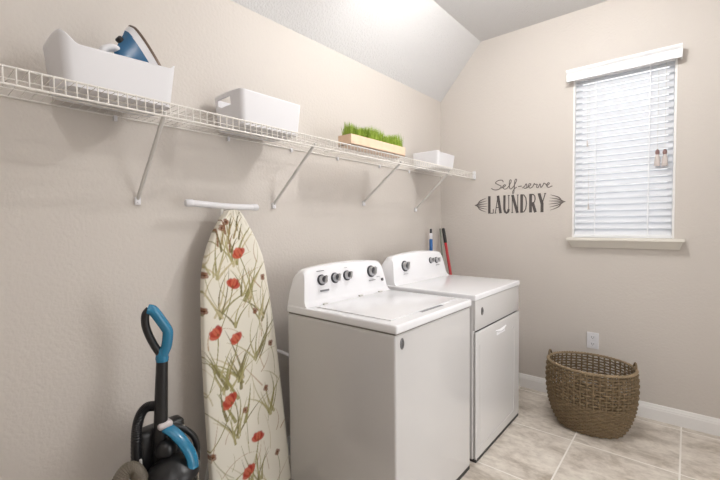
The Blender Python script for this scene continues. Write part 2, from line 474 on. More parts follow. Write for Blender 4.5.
o = obj('storage_bin', bm, M_plast, None, True); solid(o, .003)
tag(o, 'small white bin at the corner end of the wire shelf, right of the planter', 'bin')

# ------------------------------------------------------------------ steam iron, standing in the first bin on its heel
def make_iron():
    t = thing('steam_iron', 'blue and white steam iron standing up in the large white bin', 'iron', (.15, -.62, ZB+.006))
    # local frame: a = along the sole towards the tip (up), n = away from the sole (towards the handle), w = across
    sole0 = Vector((.205, -.586, ZB+.094)); tip = Vector((.205, -.696, ZB+.284))
    A = (tip-sole0); ln = A.length; A.normalize()
    Wd = Vector((1, 0, 0)); Nn = -A.cross(Wd)
    if Nn.y > 0: Nn = -Nn
    def P(a, n, w_): return sole0+A*a*ln+Nn*n+Wd*w_
    def outline(sc, k=18):
        pts = []
        for i in range(k+1):
            a = i/k; pts.append((a, sc*.057*(math.sqrt(max(0, 1-a**2.2)))*(.86+.14*min(1, a*5))))
        return pts
    def slab(levels, m, nm, par):
        bm = B(); rings = []
        for n, sc, a0, a1 in levels:
            o = outline(sc); ring = []
            for a, w_ in o: ring.append(bm.verts.new(P(a0+(a1-a0)*a, n, w_)))
            for a, w_ in o[-2::-1]: ring.append(bm.verts.new(P(a0+(a1-a0)*a, n, -w_)))
            rings.append(ring)
        k = len(rings[0])
        for R_, Q in zip(rings, rings[1:]):
            for i in range(k): bm.faces.new((R_[i], R_[(i+1) % k], Q[(i+1) % k], Q[i]))
        bm.faces.new(rings[0]); bm.faces.new(rings[-1][::-1])
        return obj(nm, bm, m, par, True)
    slab([(-.004, .97, .0, .99), (0, 1.0, 0, 1.0), (.007, 1.0, 0, 1.0)], mat('soleplate_steel', (120, 104, 94), .3, .8), 'soleplate', t)
    slab([(.007, .98, 0, .985), (.02, .96, 0, .965), (.032, .9, 0, .93)], M_plast, 'skirt', t)
    slab([(.030, .90, .0, .94), (.045, .86, .0, .88), (.070, .78, .0, .80), (.100, .70, .0, .70), (.128, .56, .02, .56)], M_ironblue, 'water_tank', t)
    # handle: arch from the nose to the heel
    pts = [P(.66, .085, 0), P(.74, .105, 0), P(.73, .138, 0), P(.60, .158, 0), P(.40, .164, 0), P(.18, .160, 0), P(.04, .146, 0), P(.0, .09, 0)]
    bm = B(); tube(bm, spline(pts, 6), .0125, 12, flat=1.3); obj('handle', bm, M_plast, t, True)
    pts = [P(.62, .164, 0), P(.42, .174, 0), P(.24, .172, 0)]
    bm = B(); tube(bm, spline(pts, 5), .0085, 10, flat=1.6); obj('grip', bm, M_black, t, True)
    bm = B(); lathe(bm, [(.013, 0), (.013, .014), (.009, .018), (0, .018)], P(.79, .062, 0), Nn*.4+A, 16); obj('spray_nozzle', bm, M_black, t, True)
    bm = B(); lathe(bm, [(.015, 0), (.015, .012), (.011, .016), (0, .016)], P(.62, .166, 0), A+Nn*.6, 18); obj('steam_button', bm, M_black, t, True)
make_iron()

# ------------------------------------------------------------------ grass planter
t = thing('grass_planter', 'long pale wooden box of bright green grass on the wire shelf', 'planter', (.275, .642, ZS))
bm = B(); X0, X1, Y0, Y1 = .226, .324, .372, .912; Z1 = ZS+.062
box(bm, X0, X1, Y0, Y1, ZB, ZB+.008, .001); box(bm, X0, X0+.008, Y0, Y1, ZB, Z1, .001); box(bm, X1-.008, X1, Y0, Y1, ZB, Z1, .001)
box(bm, X0+.008, X1-.008, Y0, Y0+.008, ZB, Z1, .001); box(bm, X0+.008, X1-.008, Y1-.008, Y1, ZB, Z1, .001)
obj('wooden_box', bm, M_wood, t)
bm = B(); box(bm, X0+.009, X1-.009, Y0+.009, Y1-.009, ZB+.009, Z1-.008); obj('moss_bed', bm, M_soil, t)
bm = B()
for i in range(2600):
    x = random.uniform(X0+.012, X1-.012); y = random.uniform(Y0+.012, Y1-.012)
    h = random.uniform(.045, .092)*(1+.15*math.sin(y*23)); a = random.uniform(0, 2*PI); ln = random.uniform(.004, .024)
    wd = random.uniform(.0011, .002); dx, dy = math.cos(a), math.sin(a); px, py = -dy*wd, dx*wd; z = Z1-.010
    v = [bm.verts.new(q) for q in ((x-px, y-py, z), (x+px, y+py, z), (x+dx*ln*.35+px*.8, y+dy*ln*.35+py*.8, z+h*.6), (x+dx*ln*.35-px*.8, y+dy*ln*.35-py*.8, z+h*.6), (x+dx*ln, y+dy*ln, z+h))]
    bm.faces.new(v[:4]); bm.faces.new((v[3], v[2], v[4]))
o = obj('grass', bm, M_grass, t); o['kind'] = 'stuff'

# ------------------------------------------------------------------ wall lettering
def ribbon(bm, pts, wd, y, th=.0012):
    P = [Vector((p[0], p[1])) for p in pts]; n = len(P); l, r = [], []
    for i in range(n):
        tg = (P[min(i+1, n-1)]-P[max(i-1, 0)]).normalized(); nn = Vector((-tg.y, tg.x))
        w_ = wd[i] if isinstance(wd, (list, tuple)) else wd
        l.append(P[i]+nn*w_/2); r.append(P[i]-nn*w_/2)
    for i in range(n-1):
        q = [l[i], l[i+1], r[i+1], r[i]]
        f = [bm.verts.new((a.x, y-th, a.y)) for a in q]; g = [bm.verts.new((a.x, y, a.y)) for a in q]
        bm.faces.new(f); bm.faces.new(g[::-1])
        for k in range(4): bm.faces.new((f[k], g[k], g[(k+1) % 4], f[(k+1) % 4]))
YD = L-.0006
dc = thing('wall_lettering', 'dark vinyl lettering reading Self-serve LAUNDRY with leafy ends, on the wall left of the window', 'wall decal', (.69, L, 1.5))
strokes = [
 [(1.75, 1.75), (1.5, 2.25), (.8, 2.2), (.35, 1.65), (.85, 1.2), (1.35, .75), (1.0, .1), (.2, -.05), (-.45, .35)],
 [(1.35, .35), (1.9, .6), (2.15, .95), (1.9, 1.1), (1.65, .6), (1.9, .08), (2.35, .2), (2.75, .8), (3.1, 1.8), (3.02, 2.25), (2.82, 1.9), (2.8, .7), (2.95, .05), (3.25, .2), (3.65, .9), (4.02, 1.95), (3.95, 2.35), (3.75, 2.0), (3.65, .5), (3.58, -.8), (3.42, -1.1), (3.36, -.7), (3.65, 0), (4.05, .4)],
 [(4.3, .55), (4.9, .62)],
 [(5.0, .1), (5.4, .6), (5.62, 1.1), (5.75, .55), (5.65, .08), (5.25, .08)],
 [(5.65, .08), (6.1, .45), (6.4, .9), (6.15, 1.08), (6.0, .5), (6.25, .05), (6.65, .3), (6.95, 1.05), (7.05, .85), (7.4, .85), (7.3, .25), (7.55, .1), (7.85, .95), (8.0, .1), (8.35, .7), (8.45, 1.05), (8.7, .85), (8.95, .5), (9.3, .9), (9.1, 1.1), (8.9, .5), (9.15, .05), (9.75, .35)]]
bm = B(); ux = (.955-.475)/10.2; uz = .034
for s in strokes:
    pts = spline([(.497+a*ux, 1.622+b_*uz-.0012*a, 0) for a, b_ in s], 7)
    ribbon(bm, pts, .0068, YD)
obj('script_words', bm, M_decal2, dc)
TH, TN = .0215, .0065
LET = {   # strokes in a cell 0..1 x 0..1: (points, width)
 'L': [([(.18, 0), (.18, 1)], TH), ([(.0, .98), (.4, .98)], TN), ([(.0, .02), (.95, .02)], TN), ([(.93, 0), (.93, .25)], TN)],
 'A': [([(.05, 0), (.45, 1)], TN), ([(.45, 1), (.85, 0)], TH), ([(.2, .33), (.68, .33)], TN), ([(-.05, .02), (.2, .02)], TN)],
 'U': [([(.18, 1), (.18, .22), (.28, .07), (.5, .015), (.72, .07), (.82, .22)], TH*.85), ([(.82, .2), (.82, 1)], TN), ([(.02, .98), (.36, .98)], TN), ([(.68, .98), (.96, .98)], TN)],
 'N': [([(.1, 0), (.1, 1)], TN), ([(.12, 1), (.84, 0)], TH), ([(.88, 0), (.88, 1)], TN), ([(-.02, .02), (.24, .02)], TN), ([(.74, .98), (1, .98)], TN)],
 'D': [([(.2, 0), (.2, 1)], TH), ([(.1, .98), (.5, .96), (.78, .8), (.86, .5), (.78, .2), (.5, .04), (.1, .02)], TN*1.3)],
 'R': [([(.2, 0), (.2, 1)], TH), ([(.1, .98), (.55, .96), (.78, .86), (.8, .68), (.7, .55), (.3, .5)], TN*1.3), ([(.5, .5), (.86, 0)], TH)],
 'Y': [([(.1, 1), (.5, .45)], TH), ([(.92, 1), (.52, .45)], TN), ([(.5, .5), (.5, 0)], TH), ([(.3, .02), (.7, .02)], TN), ([(-.05, .98), (.28, .98)], TN), ([(.78, .98), (1.02, .98)], TN)]}
bm = B(); x = .452; cw = .0655
for ch in 'LAUNDRY':
    wch = cw*(.82 if ch == 'L' else 1)
    for pts, wd in LET[ch]:
        ribbon(bm, [(x+a*wch*.86, 1.422+b_*.148) for a, b_ in pts], wd, YD)
    x += wch+.0035
obj('block_word', bm, M_decal, dc)
for sgn, xt, xb in ((1, .325, .445), (-1, 1.055, .93)):
    bm = B(); zc = 1.497
    for k, (dz, curl) in enumerate(((.058, .03), (.034, .018), (.010, .006), (-.014, -.008), (-.038, -.02), (-.062, -.03))):
        xe = xb-sgn*.012*abs(k-2.5)*.4
        pts = spline([(xt+sgn*.012*abs(k-2.5), zc+dz*.12, 0), ((xt+xe)/2, zc+dz*.62, 0), (xe, zc+dz+.0, 0)], 8)
        n = len(pts); ribbon(bm, pts, [.002+.0065*math.sin(PI*min(1, (i/(n-1))**.8)) for i in range(n)], YD)
    obj('leafy_flourish', bm, M_decal2, dc)

# ------------------------------------------------------------------ power outlet
t = thing('power_outlet', 'white duplex power outlet on the wall above the basket', 'outlet', (1.244, L, .47))
bm = B(); box(bm, 1.202, 1.278, L-.007, L-.0005, .413, .532, .0035, 3); obj('cover_plate', bm, M_plast, t, True)
for zc in (.448, .497):
    bm = B(); box(bm, 1.224, 1.256, L-.0095, L-.0072, zc-.015, zc+.015, .004, 3)
    box(bm, 1.232, 1.2345, L-.0099, L-.0094, zc-.004, zc+.007, 0, 0, 1); box(bm, 1.2455, 1.248, L-.0099, L-.0094, zc-.003, zc+.006, 0, 0, 1)
    box(bm, 1.2375, 1.2425, L-.0099, L-.0094, zc-.011, zc-.007, 0, 0, 1)
    obj('receptacle', bm, [M_plast, M_seam_shade], t)

# ------------------------------------------------------------------ washer and dryer
def console(par, ya, yb, zb, arch=.018):
    """curved control console with a rounded arched top; face leans back"""
    bm = B(); NY = 36; rings = []
    for i in range(NY+1):
        s = -1+2*i/NY
        rr = max(0, (abs(s)-.91)/.09)
        top = zb+.182+arch*(1-s*s)-.018*(1-math.sqrt(max(0, 1-rr*rr)))
        yy = (ya+yb)/2+s*(yb-ya)/2
        inset = .035*(1 if s < 0 else 1)
        def yl(z): return yy - s*inset*((z-zb)/.19)
        H = top-zb
        prof = [(.205, 0), (.208, .4), (.222, .80), (.238, .95), (.262, 1.0), (.285, .995), (.298, .965), (.306, .88), (.318, .5), (.328, .16), (.338, .05), (.352, .0)]
        rings.append([bm.verts.new((x, yl(zb+h*H), zb+h*H)) for x, h in prof])
    n = len(rings[0])
    for A, Bq in zip(rings, rings[1:]):
        for k in range(n-1): bm.faces.new((A[k], A[k+1], Bq[k+1], Bq[k]))
        bm.faces.new((A[n-1], A[0], Bq[0], Bq[n-1]))
    bm.faces.new(rings[0]); bm.faces.new(rings[-1][::-1])
    # grey end caps are the same plastic
    o = obj('control_panel', bm, M_white, par, True)
    return o
NF = Vector((1, 0, .19)).normalized()
def knob(par, y, z, r):
    x = .318-(z-1.03)*.19+.004
    o_ = Vector((x, y, z))
    bm = B(); lathe(bm, [(r*1.12, -.003), (r*1.12, .004), (r*1.05, .006), (r*.9, .006)], o_, NF, 28, 1)
    lathe(bm, [(r*.9, .004), (r*.86, .022), (r*.78, .026), (0, .0265)], o_, NF, 28, 0)
    a, b_ = Vector((0, 1, 0)), NF.cross(Vector((0, 1, 0)))
    # raised finger bar
    c = o_+NF*.030; d = (Vector((0, -.5, 0))+NF.cross(Vector((0, 1, 0)))*-.85).normalized(); e = NF.cross(d)
    vs = [bm.verts.new(c+d*sx*r*.78+e*sy*r*.24+NF*sz) for sz in (-.010, .006) for sx, sy in ((-1, -1), (1, -1), (1, 1), (-1, 1))]
    for q in ((3, 2, 1, 0), (4, 5, 6, 7), (0, 1, 5, 4), (1, 2, 6, 5), (2, 3, 7, 6), (3, 0, 4, 7)): bm.faces.new([vs[i] for i in q]).material_index = 0
    # dark half of the skirt
    lathe(bm, [(r*.7, .0266), (0, .0268)], o_+Vector((0, -r*.12, 0)), NF, 20, 1)
    obj('knob', bm, [M_chrome, M_dark], par, True)
def badge(par, x, y, z):
    bm = B(); lathe(bm, [(.0135, 0), (.0135, .003), (.0105, .0045), (.0095, .003)], (x, y, z), (1, 0, 0), 24, 0, sx=1.75, sy=1)
    lathe(bm, [(.0095, .003), (0, .0032)], (x, y, z), (1, 0, 0), 24, 1, sx=1.75, sy=1)
    pts = [(x+.004, y+.004*math.cos(a)*(1-a/9), z+.009*math.sin(a)*(1-a/9)) for a in [k*.5 for k in range(14)]]
    tube(bm, pts, .0012, 6, mi=0)
    obj('badge', bm, [M_ring, M_badge], par, True)
def print_bits(par, items):
    for y, z, w_, h in items:
        bm = B(); x = .318-(z-1.03)*.19+.0035
        c = Vector((x, y, z)); u_ = NF.cross(Vector((0, 1, 0))); u_ = u_ if u_.z > 0 else -u_
        f = [c+Vector((0, sy*w_/2, 0))+u_*sz*h/2+NF*.0012 for sy, sz in ((-1, -1), (1, -1), (1, 1), (-1, 1))]
        extrude_poly(bm, f, NF*-.003); obj('panel_print', bm, M_print, par)

wsh = thing('washing_machine', 'white top-loading washer with four knobs, left of the dryer', 'washing machine', (.54, .35, 0))
HW = .931
bm = B(); box(bm, .206, .876, .0, .70, .018, .888, .012, 3)
obj('cabinet', bm, M_cab_shaded, wsh, True)
bm = B(); box(bm, .22, .875, .006, .694, .002, .0185); obj('toe_shade', bm, M_seam_shade, wsh)  # dark strip standing in for the shade under the washer
bm = B(); box(bm, .213, .871, .006, .694, .8875, .895); obj('top_seam', bm, M_crease, wsh)
bm = B(); box(bm, .204, .884, -.002, .701, .894, HW, .010, 3)
obj('top_deck', bm, M_white, wsh, True)
bm = B(); box(bm, .372, .822, .045, .655, HW-.001, HW+.0055, .003, 2); lid = obj('lid', bm, M_white, wsh, True)
bm = B(); box(bm, .8225, .838, .27, .47, HW-.0005, HW+.0012, .0004); obj('lid_grip', bm, M_print, lid)
for x, y in ((.352, .41), (.362, .12), (.362, .58)):
    bm = B(); box(bm, x-.007, x+.007, y-.014, y+.014, HW-.001, HW+.009, .002); obj('hinge_bumper', bm, M_strut, lid)
cp = console(wsh, .004, .696, HW-.001)
for y, z, r in ((.138, 1.052, .025), (.237, 1.052, .025), (.333, 1.055, .025), (.549, 1.057, .031)): knob(cp, y, z, r)
bm = B(); lathe(bm, [(.0085, -.002), (.0085, .005), (.006, .007), (0, .007)], (.328, .643, 1.0), NF, 16, 0); obj('start_button', bm, M_badge, cp, True)
print_bits(cp, [(.15, .997, .062, .009), (.138, 1.098, .05, .003), (.333, 1.098, .02, .002), (.549, 1.005, .06, .003), (.61, 1.02, .03, .002)])
badge(wsh, .8755, .046, .847)
for x in (.25, .83):
    for y in (.05, .65):
        bm = B(); lathe(bm, [(.022, 0), (.022, .010), (.012, .012), (.012, .022), (0, .022)], (x, y, 0), n=14); obj('foot', bm, M_rubber, wsh, True)
bm = B(); tube(bm, spline([(.21, .10, .60), (.15, .06, .64), (.09, .02, .665), (.05, .012, .64), (.03, .03, .58), (.03, .06, .50), (.012, .06, .48)], 6), .0085, 10); obj('drain_hose', bm, M_plast, wsh, True)

DY0, DY1, HD = .757, 1.480, .944
dr = thing('clothes_dryer', 'white front-door clothes dryer with three knobs beside the washer', 'dryer', (.54, 1.125, 0))
bm = B(); box(bm, .206, .866, DY0, DY1, .016, HD-.034, .010, 3); obj('cabinet', bm, M_cab_shaded, dr, True)
bm = B(); box(bm, .22, .880, DY0+.008, DY1-.008, .002, .0165); obj('toe_shade', bm, M_seam_shade, dr)  # floor shade under the dryer front, made as a dark strip
bm = B(); box(bm, .845, .878, DY0+.002, DY1-.002, .742, HD-.034, .006, 2); obj('upper_front', bm, M_cab_shaded, dr, True)
bm = B(); box(bm, .204, .882, DY0-.003, DY1+.003, HD-.034, HD, .009, 3); obj('top_deck', bm, M_white, dr, True)
bm = B(); box(bm, .8665, .868, DY0+.02, DY1-.02, .732, .744); obj('door_seam', bm, M_seam_shade, dr)
bm = B(); box(bm, .8665, .883, DY0+.004, DY1-.004, .018, .734, .010, 3)
dd = obj('door', bm, M_cab_shaded, dr, True)
bm = B()                                           # hand recess at the top of the door: its highlight built in as a white bowed lip and strip
yc_ = 1.125
pts = [(.8835, yc_-.085+.17*k/12, .688-.012*math.sin(PI*k/12)) for k in range(13)]
tube(bm, pts, [.004+.006*math.sin(PI*k/12) for k in range(13)], 8)
box(bm, .8828, .8842, yc_-.07, yc_+.07, .655, .676, .0005, 1)
obj('door_handle', bm, M_white, dd, True)
bm = B()                                           # shallow raised border line of the door skin
pts = spline([(.883, DY0+.05, .66), (.883, DY0+.06, .12), (.883, DY0+.10, .08), (.883, DY1-.16, .08), (.883, DY1-.12, .12), (.883, DY1-.115, .60), (.883, DY1-.16, .65)], 8)
tube(bm, pts, .0022, 6); obj('door_moulding', bm, M_cab_shaded, dd, True)
cp = console(dr, DY0+.006, DY1-.006, HD-.001, .020)
for y, z, r in ((.911, 1.057, .032), (1.255, 1.070, .020), (1.340, 1.066, .020)): knob(cp, y, z, r)
print_bits(cp, [(1.35, 1.03, .05, .004), (.911, 1.005, .05, .002)])
badge(dr, .8785, .848, .841)
for x in (.25, .82):
    for y in (DY0+.05, DY1-.05):
        bm = B(); lathe(bm, [(.022, 0), (.022, .008), (.012, .010), (.012, .0155), (0, .0155)], (x, y, 0), n=14); obj('foot', bm, M_rubber, dr, True)

# ------------------------------------------------------------------ ironing board
def make_board():
    t = thing('ironing_board', 'ironing board in a red poppy print cover standing upright against the wall', 'ironing board', (.2, -.245, 0))
    def xf(z): return .125+(1.41-z)*.07
    prof = [(.03, .212), (.3, .211), (.5, .208), (.8, .199), (1.0, .184), (1.11, .169), (1.18, .153), (1.25, .128), (1.31, .097), (1.35, .074), (1.385, .052), (1.403, .036), (1.411, .014)]
    zs_, hw_ = zip(*prof)
    NZ, NU = 460, 130
    zz = np.concatenate([np.linspace(.03, 1.33, NZ-60), np.linspace(1.333, 1.411, 60)]); NZ = len(zz)
    hw = np.interp(zz, zs_, hw_)*np.interp(zz, (0, .5, 1.0, 1.2), (1.0, .97, .955, 1.0))
    u = np.linspace(-1, 1, NU)
    Z, U = np.meshgrid(zz, u, indexing='ij'); HWg = np.repeat(hw[:, None], NU, 1)
    yc = -.238+.032*np.clip(1.05-Z, 0, 1)
    Y = yc+U*HWg
    edge = np.sqrt(np.clip(1-np.abs(U)**6, 0, 1))
    pucker = .0035*np.clip((Z-1.24)/.15, 0, 1)*np.sin(U*17+Z*9)*np.cos(Z*70)
    X = .125+(1.41-Z)*.07-.018*(1-edge)+pucker
    verts = np.stack([X, Y, Z], -1).reshape(-1, 3)
    # ---------------- printed pattern (flat colours only)
    c = np.empty((NZ, NU, 3)); c[:] = lin((228, 223, 210))
    rs = np.random.RandomState(4)
    def paint(mask, rgb, k=1.0):
        m_ = np.clip(mask, 0, 1)[..., None]*k; c[:] = c*(1-m_)+np.array(lin(rgb))*m_
    def dseg(y0, z0, y1, z1):
        dy, dz = y1-y0, z1-z0; L2 = dy*dy+dz*dz+1e-12
        q = np.clip(((Y-y0)*dy+(Z-z0)*dz)/L2, 0, 1)
        return np.hypot(Y-(y0+q*dy), Z-(z0+q*dz)), q
    def stroke(pts, w0, w1, rgb, k=1.0):
        n = len(pts)-1
        for i in range(n):
            d, q = dseg(*pts[i], *pts[i+1]); ww = w0+(w1-w0)*((i+q)/n)
            paint((ww-d)/.0018+.5, rgb, k)
    def curve(y0, z0, ang, ln, bend, w0, w1, rgb, k=1.0, n=7):
        pts = [(y0, z0)]
        for i in range(n):
            a = ang+bend*i/n; pts.append((pts[-1][0]+math.sin(a)*ln/n, pts[-1][1]+math.cos(a)*ln/n))
        stroke(pts, w0, w1, rgb, k); return pts[-1]
    G1, G2, G3, G4 = (144, 138, 90), (168, 160, 116), (190, 178, 142), (122, 114, 76)
    BR = (128, 84, 58)
    reds = [(-.224, 1.206, 1.0), (-.273, 1.065, 1.05), (-.359, .859, 1.05), (-.264, .813, .9), (-.312, .54, 1.15), (-.186, .322, .95), (-.241, .186, 1.0)]
    browns = [(-.102, 1.08), (-.411, .96), (-.399, 1.116), (-.16, .923), (-.08, .748), (-.124, .536), (-.413, .322), (-.08, .203), (-.245, .472), (-.287, 1.353), (-.309, 1.326)]
    # sprays of grass leaves
    for (y, z) in ((-.30, .38), (-.26, .62), (-.33, .60), (-.20, .98), (-.16, .70), (-.10, .42), (-.20, .08), (-.37, .10), (-.35, .92), (-.12, .88), (-.26, 1.16), (-.36, 1.10)):
        for k in range(7):
            curve(y+rs.uniform(-.02, .02), z+rs.uniform(-.02, .02), rs.uniform(-.75, .75), rs.uniform(.12, .26), rs.uniform(-1.1, 1.1), rs.uniform(.0035, .0078), .0008, (G1, G2, G3, G4)[rs.randint(4)], .85)
    for k in range(64):
        curve(rs.uniform(-.45, -.04), rs.uniform(.03, 1.3), rs.uniform(-.9, .9), rs.uniform(.08, .2), rs.uniform(-1.6, 1.6), rs.uniform(.0015, .0036), .0006, (G2, G3, (170, 140, 104))[rs.randint(3)], .75)
    for k in range(14):      # darker leaves gathered at the nose
        curve(rs.uniform(-.34, -.22), rs.uniform(1.20, 1.33), rs.uniform(-.4, .4), rs.uniform(.07, .12), rs.uniform(-.8, .8), .0055, .001, ((112, 104, 62), (150, 132, 92), (134, 98, 70))[rs.randint(3)], .9)
    for (y, z) in ((-.30, .50), (-.26, .64), (-.33, .66), (-.28, .60), (-.34, .52), (-.25, .48)):
        curve(y, z-.06, rs.uniform(-.5, .5), .17, rs.uniform(-.5, .5), .0085, .001, (G1, G4)[rs.randint(2)], .9)
    for (y, z, s) in reds:
        curve(y, z-.02, PI+rs.uniform(-.4, .4), .24, rs.uniform(-.6, .6), .0028, .0018, G1, .95)
        for k in range(3): curve(y+rs.uniform(-.01, .01), z-.20, rs.uniform(-.6, .6), .14, rs.uniform(-.9, .9), .0055, .0008, (G1, G4, G2)[k], .9)
    for (y, z) in browns:
        curve(y, z-.01, PI+rs.uniform(-.5, .5), .15, rs.uniform(-.8, .8), .0016, .0012, G1, .9)
        for k in range(4):
            a = k*PI/2+rs.uniform(0, 1); ry, rz = y+.008*math.cos(a), z+.008*math.sin(a)
            paint((.0085-np.hypot(Y-ry, Z-rz))/.003+.5, BR, .8)
        paint((.004-np.hypot(Y-y, Z-z))/.002+.5, (84, 52, 40), .9)
    for (y, z, s) in reds:
        a0 = PI/2+rs.uniform(-.9, .9)
        for k in (0, 4, 1, 3, 2):
            a = a0+(k-2)*.62+rs.uniform(-.12, .12); rr = .016*s*rs.uniform(.8, 1.15); py, pz = y+rr*math.cos(a), z-.008+rr*math.sin(a)
            ca, sa = math.cos(a), math.sin(a); dy, dz = Y-py, Z-pz
            e = np.hypot((dy*ca+dz*sa)/1.55, -dy*sa+dz*ca)
            paint((.0150*s*rs.uniform(.85, 1.15)-e)/.004+.5, ((178, 72, 54), (156, 50, 42), (192, 100, 76), (168, 60, 46), (186, 84, 60))[k], .93)
            curve(y, z-.008, PI/2-a, .030*s, .2, .0012, .0006, (132, 36, 34), .7, 4)
        paint((.006*s-np.hypot(Y-y, Z-z+.012))/.004+.5, (124, 74, 44), .8)
    # ---------------- mesh: printed front, plain back
    bm = B(); vv = [bm.verts.new(p) for p in verts]
    for i in range(NZ-1):
        for j in range(NU-1):
            bm.faces.new((vv[i*NU+j], vv[i*NU+j+1], vv[(i+1)*NU+j+1], vv[(i+1)*NU+j]))
    loop = [i*NU for i in range(NZ)]+[(NZ-1)*NU+j for j in range(1, NU)]+[i*NU+NU-1 for i in range(NZ-2, -1, -1)]+[j for j in range(NU-2, 0, -1)]
    back = [bm.verts.new((verts[k][0]-.022, verts[k][1], verts[k][2])) for k in loop]
    n = len(loop)
    for k in range(n): bm.faces.new((vv[loop[k]], vv[loop[(k+1) % n]], back[(k+1) % n], back[k]))
    bm.faces.new(back)
    cols = np.concatenate([c.reshape(-1, 3), c.reshape(-1, 3)[loop]])
    o = obj('printed_cover', bm, M_fabric, t, True)
    at_ = o.data.color_attributes.new('print', 'FLOAT_COLOR', 'POINT')
    at_.data.foreach_set('color', np.concatenate([cols, np.ones((len(cols), 1))], 1).astype(np.float32).ravel())
    # white tube foot sticking out past the nose, and the folded legs behind
    bm = B(); pts = [(.088, -.436, 1.437), (.089, -.38, 1.434), (.090, -.25, 1.427), (.090, -.14, 1.427), (.089, -.10, 1.428)]
    tube(bm, spline(pts, 5), .0150, 14); ft = obj('foot_tube', bm, M_plast, t, True)
    for p, s in (((.088, -.444, 1.4372), -1), ((.089, -.096, 1.428), 1)):
        bm = B(); lathe(bm, [(.0152, -.022), (.0168, -.02), (.0168, .006), (.012, .012), (0, .012)], p, (0, s, 0), 16); obj('end_cap', bm, M_plast, ft, True)
    for y0 in (-.285, -.225):
        bm = B(); tube(bm, [(.088, y0, 1.424), (.088, y0, 1.36), (.12, y0, .95), (.135, y0, .55)], .009, 10); obj('leg', bm, M_strut, t, True)
    bm = B(); tube(bm, [(.10, -.41, .12), (.11, -.41, .15), (.16, -.30, .75), (.16, -.20, .75), (.11, -.09, .15), (.10, -.09, .12)], .009, 10); obj('leg', bm, M_strut, t, True)
    bm = B(); box(bm, xf(.03)-.03, xf(.03)-.001, -.44, -.05, .0, .0295, .006); obj('heel_rest', bm, M_rubber, t)
make_board()

